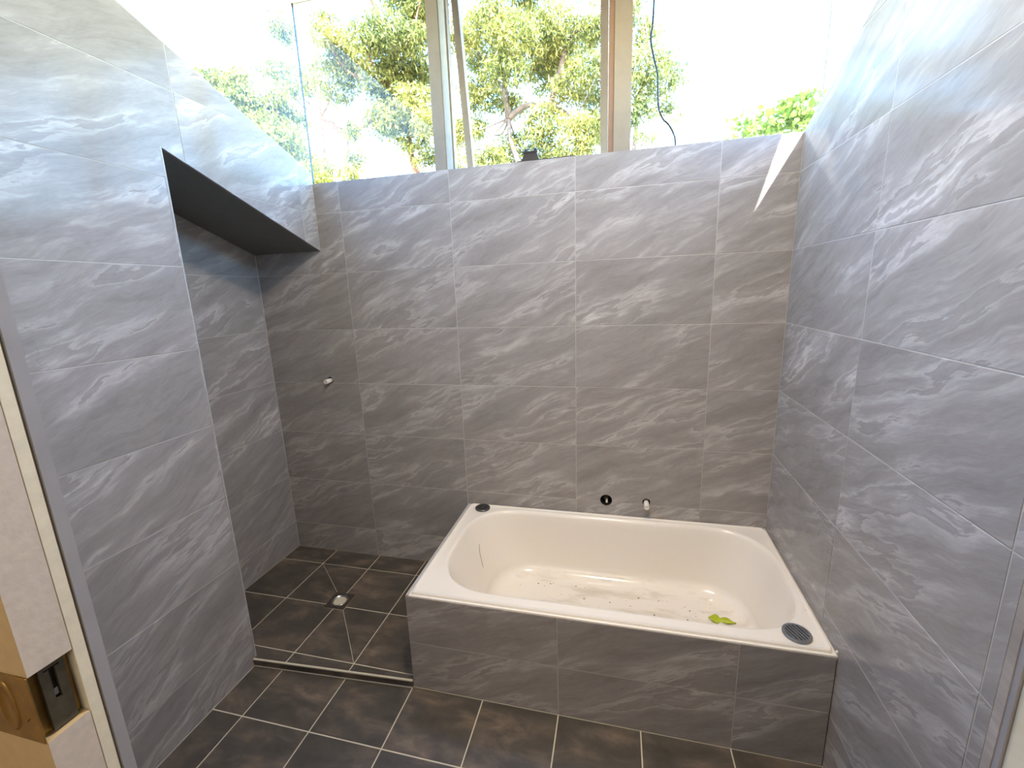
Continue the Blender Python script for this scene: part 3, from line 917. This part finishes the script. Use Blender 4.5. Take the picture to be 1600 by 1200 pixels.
# dry grit scattered over the bath floor
bm = bmesh.new()
for k in range(70):
    t = random.random()
    x = -0.28 + 0.95 * t; y = -0.16 - random.random() ** 1.6 * 0.36
    r = random.choice((0.0016, 0.0022, 0.003, 0.0048)); n = 5; a0 = random.random() * 6
    vs = [bm.verts.new((x + r * random.uniform(.5, 1.5) * math.cos(a0 + 2 * math.pi * i / n), y + r * random.uniform(.4, 1.1) * math.sin(a0 + 2 * math.pi * i / n), BZ + 0.0008)) for i in range(n)]
    top = bm.verts.new((x, y, BZ + 0.0012 + r * 0.5))
    for i in range(n): bm.faces.new((vs[i], vs[(i + 1) % n], top))
    bm.faces.new(vs[::-1])
dbr = bm_obj('debris', bm, M['debris']); dbr['kind'] = 'stuff'; thing(dbr, 'brown specks of dirt and grit scattered over the bath floor', 'debris')
# one hair-thin scratch of dirt on the sloping end
bm = bmesh.new(); add_tube(bm, spline([(-0.452, -0.27, ZB - 0.075), (-0.447, -0.285, ZB - 0.105), (-0.436, -0.30, ZB - 0.135), (-0.424, -0.312, ZB - 0.17)]), 0.0011, 5)
thing(bm_obj('twig', bm, M['debris']), 'thin dark twig stuck on the left end of the bath', 'twig')

# loose grates lying on the rim
def grate(loc, r, rot, mat, label, nbar):
    G = thing(empty('drain_grate', loc), label, 'drain grate')
    G.rotation_euler = (0, 0, rot)
    bm = bmesh.new()
    prf = [(r, 0.0), (r, 0.0055), (r - 0.0015, 0.007), (r * 0.80, 0.0072), (r * 0.79, 0.0015)]
    rr = [[bm.verts.new((a * math.cos(2 * math.pi * k / 40), a * math.sin(2 * math.pi * k / 40), h)) for k in range(40)] for a, h in prf]
    for a, b in zip(rr, rr[1:]):
        for k in range(40): bm.faces.new((a[k], a[(k + 1) % 40], b[(k + 1) % 40], b[k]))
    bm.faces.new(rr[0][::-1]); bm.faces.new(rr[-1])
    o = bm_obj('rim', bm, mat, G)
    bm = bmesh.new(); add_lathe(bm, [(r * 0.785, 0.0), (r * 0.785, 0.0018), (0, 0.0018)], 32); bm_obj('recess', bm, M['black'], G)
    for k in range(nbar):
        x = (k - (nbar - 1) / 2) * (2 * r * 0.76 / nbar) ; h = math.sqrt(max(0, (r * 0.8) ** 2 - x * x)); wd_ = r * 0.76 / nbar * 0.95
        box('bar', (x - wd_ / 2 * 1.0, -h, 0.002), (x + wd_ / 2, h, 0.0070), mat, G)
    bm = bmesh.new(); add_lathe(bm, [(0.0045, 0.006), (0.0042, 0.0082), (0.0, 0.0084)], 16); bm_obj('screw', bm, M['chrome'], G)
grate((0.785, -0.690, ZB - 0.0005), 0.043, math.radians(25), M['grate'], 'round slotted grey grate lying on the front right corner of the bath rim', 6)
grate((-0.498, -0.053, ZB - 0.0005), 0.040, math.radians(70), plain('dark_chrome', lin(92, 92, 90), 0.25, 0.5), 'round dark metal grate lying on the back left corner of the bath rim', 7)

# shower floor waste
SD = thing(empty('shower_drain', (DX, DY, ZS)), 'square chrome waste with round open grate in the dark shower floor', 'drain')
bm = bmesh.new()
NQ = 48
def sq_ray(a, h): return (h / max(abs(math.cos(a)), abs(math.sin(a))))
aa = sorted([2 * math.pi * k / NQ for k in range(NQ)])
ringdefs = [(None, DH, -0.008), (None, DH, 0.0006), (None, DH - 0.004, 0.0012), (0.043, None, 0.0008), (0.041, None, -0.004)]
prev = None
for r_c, h_s, z in ringdefs:
    cur = []
    for a in aa:
        rad = r_c if r_c else sq_ray(a, h_s)
        cur.append(bm.verts.new((rad * math.cos(a), rad * math.sin(a), z)))
    if prev:
        for k in range(NQ): bm.faces.new((prev[k], prev[(k + 1) % NQ], cur[(k + 1) % NQ], cur[k]))
    prev = cur
bm_obj('frame', bm, plain('tile_insert_plate', lin(92, 86, 78), 0.35, 0.6), SD)
bm = bmesh.new(); add_lathe(bm, [(0.0415, -0.006), (0.0415, 0.003), (0.0395, 0.005), (0.036, 0.005), (0.034, 0.002), (0.030, -0.004), (0.016, -0.010), (0.0, -0.011)], 36)
bm_obj('bowl', bm, M['chrome'], SD, True)
bm = bmesh.new(); add_lathe(bm, [(0.014, -0.0105), (0.012, -0.004), (0.006, -0.002), (0, -0.002)], 18); bm_obj('screw', bm, M['brass'], SD, True)

# ------------------------------------------------------------------ plumbing stubs in the back wall
def stub(c, direction, r, ln, label):
    P = thing(empty('pipe_stub', (c[0], 0.04, c[1])), label, 'pipe stub')
    d = Vector(direction).normalized()
    bm = bmesh.new(); add_tube(bm, [d * 0, d * (ln * 0.5)], r * 0.86, 20); bm_obj('pipe', bm, M['plastic'], P, False)
    q = d.to_track_quat('Z', 'Y')
    bm = bmesh.new(); add_lathe(bm, [(r, 0), (r * 1.03, 0.003), (r * 1.03, ln * 0.55), (r * 0.96, ln * 0.57), (r * 0.62, ln * 0.57), (r * 0.58, ln * 0.50), (0, ln * 0.50)], 24)
    o = bm_obj('cap', bm, M['plastic'], P, False); o.location = d * (ln * 0.43); o.rotation_mode = 'QUATERNION'; o.rotation_quaternion = q
    return P
stub((-1.383, -0.886), (-0.10, -1.0, -0.04), 0.0125, 0.075, 'white capped pipe end sticking out of the shower wall')
stub((0.349, -1.488), (0.0, -1.0, -0.07), 0.0125, 0.085, 'white open pipe end sticking out above the back rim of the bath')
MV = thing(empty('tap_body', (0.152, 0.03, -1.492)), 'dark brass tap body sunk in a round hole above the bath', 'tap body')
bm = bmesh.new(); add_lathe(bm, [(0.021, 0.06), (0.021, 0.006), (0.017, 0.002), (0.013, -0.002), (0.0, -0.002)], 24, 'Y', (0, 0, 0)); bm_obj('body', bm, plain('dark_metal', lin(54, 56, 54), 0.35, 0.8), MV)
bm = bmesh.new(); add_tube(bm, [(0.002, 0.004, -0.004), (0.003, -0.026, -0.012)], 0.0055, 14); bm_obj('spindle', bm, M['plastic'], MV)

# ------------------------------------------------------------------ trees and shrubs outside
def leaves_mesh(name, cl, per_vol, ln, wd_, mat, parent, hang=0.6, seed=1, sub=5):
    """many small folded leaves gathered in tufts; one object nobody could count"""
    r_ = np.random.default_rng(seed)
    P = []
    for x, y, z, r in cl:
        n_t = max(4, int(sub * (r / 0.3) ** 2))
        tc_l = r_.normal(0, 1, (n_t, 3)); tc_l /= np.linalg.norm(tc_l, axis=1)[:, None]
        tc_l *= (r_.uniform(0.15, 1, (n_t, 1)) ** 0.5) * r
        tc_l[:, 2] *= 0.75
        for t in tc_l:
            n_l = int(per_vol * r_.uniform(0.5, 1.4))
            q = r_.normal(0, 0.065 + 0.045 * r, (n_l, 3)); q[:, 2] *= 0.7
            P.append(np.array((x, y, z)) + t + q)
    P = np.concatenate(P); n = len(P)
    d = r_.normal(0, 1, (n, 3)); d[:, 2] -= hang * 1.6; d /= np.linalg.norm(d, axis=1)[:, None]
    u = r_.normal(0, 1, (n, 3)); u -= d * (u * d).sum(1)[:, None]; u /= np.linalg.norm(u, axis=1)[:, None]
    L_ = (ln * r_.uniform(0.6, 1.25, n))[:, None]; W_ = (wd_ * r_.uniform(0.7, 1.3, n))[:, None]
    nn = np.cross(d, u)
    V = np.stack([P, P + d * L_ * .4 + u * W_ * .5 + nn * W_ * .15, P + d * L_, P + d * L_ * .45 - u * W_ * .5 + nn * W_ * .15], 1).reshape(-1, 3)
    F = np.arange(4 * n).reshape(-1, 4)
    me = bpy.data.meshes.new(name)
    me.vertices.add(4 * n); me.vertices.foreach_set('co', V.astype(np.float32).ravel())
    me.loops.add(4 * n); me.loops.foreach_set('vertex_index', F.ravel().astype(np.int32))
    me.polygons.add(n); me.polygons.foreach_set('loop_start', np.arange(0, 4 * n, 4, dtype=np.int32))
    try: me.polygons.foreach_set('loop_total', np.full(n, 4, dtype=np.int32))
    except Exception: pass
    me.update(calc_edges=True); me.validate()
    org_ = parent.location
    o = link_mesh(name, me, mat, parent)
    o.location = -org_
    o['kind'] = 'stuff'
    return o

def tree(name, base, forks, cl, label, leaf_mat, bark, r0, ln=0.13, wd_=0.035, per=24, seed=1, cat='tree', hang=0.6, sub=17):
    T = thing(empty(name, base), label, cat)
    base = Vector(base); r_ = random.Random(seed)
    # trunk up to its forks
    bmt = bmesh.new()
    f0 = Vector(forks[0])
    tp = spline([base - base, (f0 - base) * 0.35 + Vector((0.12, 0, 0)), (f0 - base) * 0.7 + Vector((-0.08, 0.05, 0)), f0 - base], 4)
    add_tube(bmt, tp, [r0 * (1 - 0.45 * i / (len(tp) - 1)) for i in range(len(tp))], 10)
    bm_obj('trunk', bmt, bark, T, True)
    # boughs between forks
    nodes = [Vector(f) for f in forks]
    bmb = bmesh.new()
    for i in range(1, len(nodes)):
        a = min(nodes[:i], key=lambda q: (q - nodes[i]).length + 0.3 * (nodes[0] - q).length)
        b = nodes[i]; j = Vector((r_.uniform(-.15, .15), r_.uniform(-.15, .15), 0.12)) * (b - a).length
        p = spline([a, a.lerp(b, 0.5) + j, b], 5)
        add_tube(bmb, [q - base for q in p], [r0 * 0.50 * (1 - 0.5 * k / (len(p) - 1)) for k in range(len(p))], 7)
    # a branch to every leaf clump, with twigs
    for x, y, z, r in cl:
        c = Vector((x, y, z))
        a = min(nodes, key=lambda q: (q - c).length)
        j = Vector((r_.uniform(-.18, .18), r_.uniform(-.18, .18), r_.uniform(-0.22, 0.05))) * (c - a).length
        p = spline([a, a.lerp(c, 0.5) + j, c], 5)
        rb = r0 * 0.16
        add_tube(bmb, [q - base for q in p], [rb * (1 - 0.6 * k / (len(p) - 1)) for k in range(len(p))], 5)
        for _ in range(4):
            d = Vector((r_.uniform(-1, 1), r_.uniform(-1, 1), r_.uniform(-.5, 1))).normalized() * r * 0.95
            s = p[r_.randrange(len(p) // 2, len(p))]
            e = s + d; m_ = s.lerp(e, 0.5) + Vector((r_.uniform(-.1, .1), 0, r_.uniform(-.1, .1))) * r
            add_tube(bmb, [s - base, m_ - base, e - base], [rb * 0.4, rb * 0.28, rb * 0.14], 4, False)
    bo = bm_obj('branches', bmb, bark, T, True); bo['kind'] = 'stuff'
    leaves_mesh('foliage', cl, per, ln, wd_, leaf_mat, T, hang, seed, sub)
    return T

T1 = [(-8.34, 9.05, 6.41, 0.4), (-8.66, 9.05, 5.5, 0.47), (-7.98, 8.53, 4.76, 0.39), (-6.49, 8.11, 5.88, 0.24), (-6.18, 7.7, 5.28, 0.4), (-6.12, 8.29, 5.17, 0.53), (-6.56, 8.34, 4.71, 0.62), (-5.32, 7.68, 5.08, 0.45), (-4.78, 7.69, 5.13, 0.52), (-4.92, 9.4, 6.26, 0.6), (-4.97, 8.77, 5.09, 0.62), (-4.19, 8.02, 5.08, 0.42), (-5.39, 8.38, 4.64, 0.53), (-5.03, 9.35, 4.92, 0.55), (-7.9, 9.22, 5.17, 0.41), (-5.33, 9.12, 4.21, 0.68), (-4.43, 8.31, 3.95, 0.54), (-5.38, 8.49, 3.72, 0.54), (-4.81, 8.82, 3.4, 0.48), (-5.72, 7.71, 3.3, 0.25), (-6.25, 8.6, 2.97, 0.29), (-7.71, 9.18, 2.97, 0.44), (-6.0, 7.72, 2.41, 0.3), (-4.51, 8.82, 2.93, 0.35), (-4.34, 9.17, 4.82, 0.44), (-3.99, 8.01, 3.4, 0.41), (-4.33, 9.21, 6.21, 0.46), (-5.08, 9.17, 6.97, 0.69), (-5.21, 7.63, 6.34, 0.4), (-3.96, 8.87, 6.98, 0.73)]
TB = [(-7.66, 5.8, 3.82, 0.23), (-8.06, 6.5, 4.04, 0.34), (-7.54, 6.41, 4.06, 0.29), (-7.4, 6.08, 3.5, 0.39), (-7.03, 6.26, 3.46, 0.39), (-7.84, 6.93, 3.48, 0.43), (-6.79, 6.24, 3.01, 0.46), (-6.34, 6.01, 2.66, 0.45), (-6.61, 6.78, 2.6, 0.42), (-6.71, 6.43, 3.54, 0.29), (-6.77, 6.92, 3.35, 0.35), (-6.01, 6.13, 2.07, 0.29), (-5.78, 6.25, 1.93, 0.26), (-9.28, 6.92, 4.17, 0.44), (-8.48, 6.51, 3.29, 0.56), (-7.2, 6.4, 2.3, 0.5), (-8.0, 6.6, 2.4, 0.5)]
T2 = [(-3.31, 9.51, 5.94, 0.5), (-2.67, 8.92, 5.66, 0.51), (-2.12, 8.43, 5.09, 0.56), (-3.28, 10.45, 5.66, 0.68), (-2.33, 8.59, 4.44, 0.5), (-2.03, 10.26, 5.83, 0.65), (-1.24, 9.21, 5.46, 0.58), (-0.92, 10.49, 5.77, 0.57), (-0.24, 9.28, 5.34, 0.55), (-1.75, 10.46, 5.16, 0.66), (-0.85, 9.62, 4.41, 0.65), (-0.22, 8.93, 4.3, 0.5), (-1.36, 10.03, 5.2, 0.56), (-3.33, 9.88, 4.62, 0.63), (-2.5, 9.9, 4.23, 0.43), (-1.61, 9.42, 3.59, 0.59), (-0.71, 8.89, 3.11, 0.56), (-0.24, 9.81, 3.35, 0.54), (-2.88, 8.64, 2.65, 0.53), (-2.55, 9.92, 3.11, 0.59), (-1.68, 9.8, 3.06, 0.52), (-0.82, 9.23, 2.74, 0.46), (-0.34, 10.16, 4.06, 0.45), (-3.4, 8.83, 5.35, 0.39), (-3.78, 9.26, 3.57, 0.48), (-3.6, 10.15, 3.91, 0.38), (-3.87, 9.24, 2.83, 0.41), (-2.89, 9.97, 7.32, 0.78), (-1.59, 9.75, 7.09, 0.82), (-0.45, 10.47, 7.06, 0.62), (-2.24, 10.58, 6.73, 0.49)]
T3 = [(0.58, 9.11, 5.37, 0.36), (0.73, 9.23, 4.92, 0.37), (0.76, 8.31, 4.02, 0.39), (1.27, 9.1, 4.35, 0.28), (1.46, 9.29, 4.07, 0.2), (0.6, 8.66, 3.77, 0.41), (1.14, 8.88, 3.85, 0.33), (0.61, 8.77, 3.35, 0.34), (1.2, 9.44, 3.61, 0.26), (0.75, 8.54, 2.76, 0.25), (1.34, 8.66, 3.1, 0.15), (0.25, 8.1, 4.0, 0.36), (0.21, 8.69, 3.27, 0.36), (0.43, 8.98, 5.91, 0.41)]
TS = [(1.34, 2.77, 0.97, 0.06), (1.42, 2.77, 1.03, 0.08), (1.46, 2.53, 0.92, 0.07), (1.64, 2.8, 1.01, 0.08), (1.67, 2.48, 0.92, 0.08), (1.87, 2.73, 1.0, 0.07), (1.63, 2.46, 1.04, 0.05), (1.8, 2.56, 1.08, 0.06), (1.85, 2.43, 0.88, 0.08), (1.4, 2.6, 0.75, 0.12), (1.75, 2.6, 0.7, 0.14), (2.1, 2.5, 0.85, 0.12)]
tree('gum_tree', (-4.4, 9.0, -2.6), [(-4.75, 8.95, 2.3), (-4.95, 8.9, 3.6), (-5.3, 8.6, 4.4), (-6.6, 8.8, 3.6), (-7.4, 8.9, 4.2), (-4.5, 8.8, 5.6)], T1,
     'tall gum tree with orange-brown trunk, left of the tan window post', M['gum'], M['bark'], 0.20, seed=3, sub=24)
tree('gum_tree', (-1.8, 9.7, -2.6), [(-2.1, 9.7, 2.2), (-2.5, 9.5, 3.8), (-1.5, 9.7, 4.0), (-2.3, 9.7, 5.2), (-0.9, 9.7, 3.4), (-1.1, 9.8, 5.4)], T2,
     'wide crowned gum tree filling the middle window with the open sash', M['gum'], M['bark_grey'], 0.17, seed=4, sub=23)
tree('gum_tree', (0.35, 9.0, -2.6), [(0.45, 9.0, 2.2), (0.55, 8.9, 3.6), (0.8, 8.9, 4.4)], T3,
     'slim gum tree right of the right window post, behind the hanging cable', M['gum_pale'], M['bark_grey'], 0.11, seed=5)
tree('wattle_tree', (-7.0, 6.5, -2.6), [(-7.0, 6.5, 1.4), (-7.2, 6.4, 2.6)], TB,
     'yellow-green bushy tree rising above the raked left wall', M['yellow_leaf'], M['bark'], 0.12, ln=0.10, wd_=0.034, per=30, seed=6, sub=34)
tree('shrub', (1.65, 2.6, -2.6), [(1.65, 2.6, 0.2), (1.6, 2.6, 0.6)], TS,
     'bright lime green shrub tip peeping over the right end of the back wall', M['bright_leaf'], M['bark_grey'], 0.02, ln=0.075, wd_=0.05, per=22, seed=8, cat='shrub', hang=0.1, sub=30)
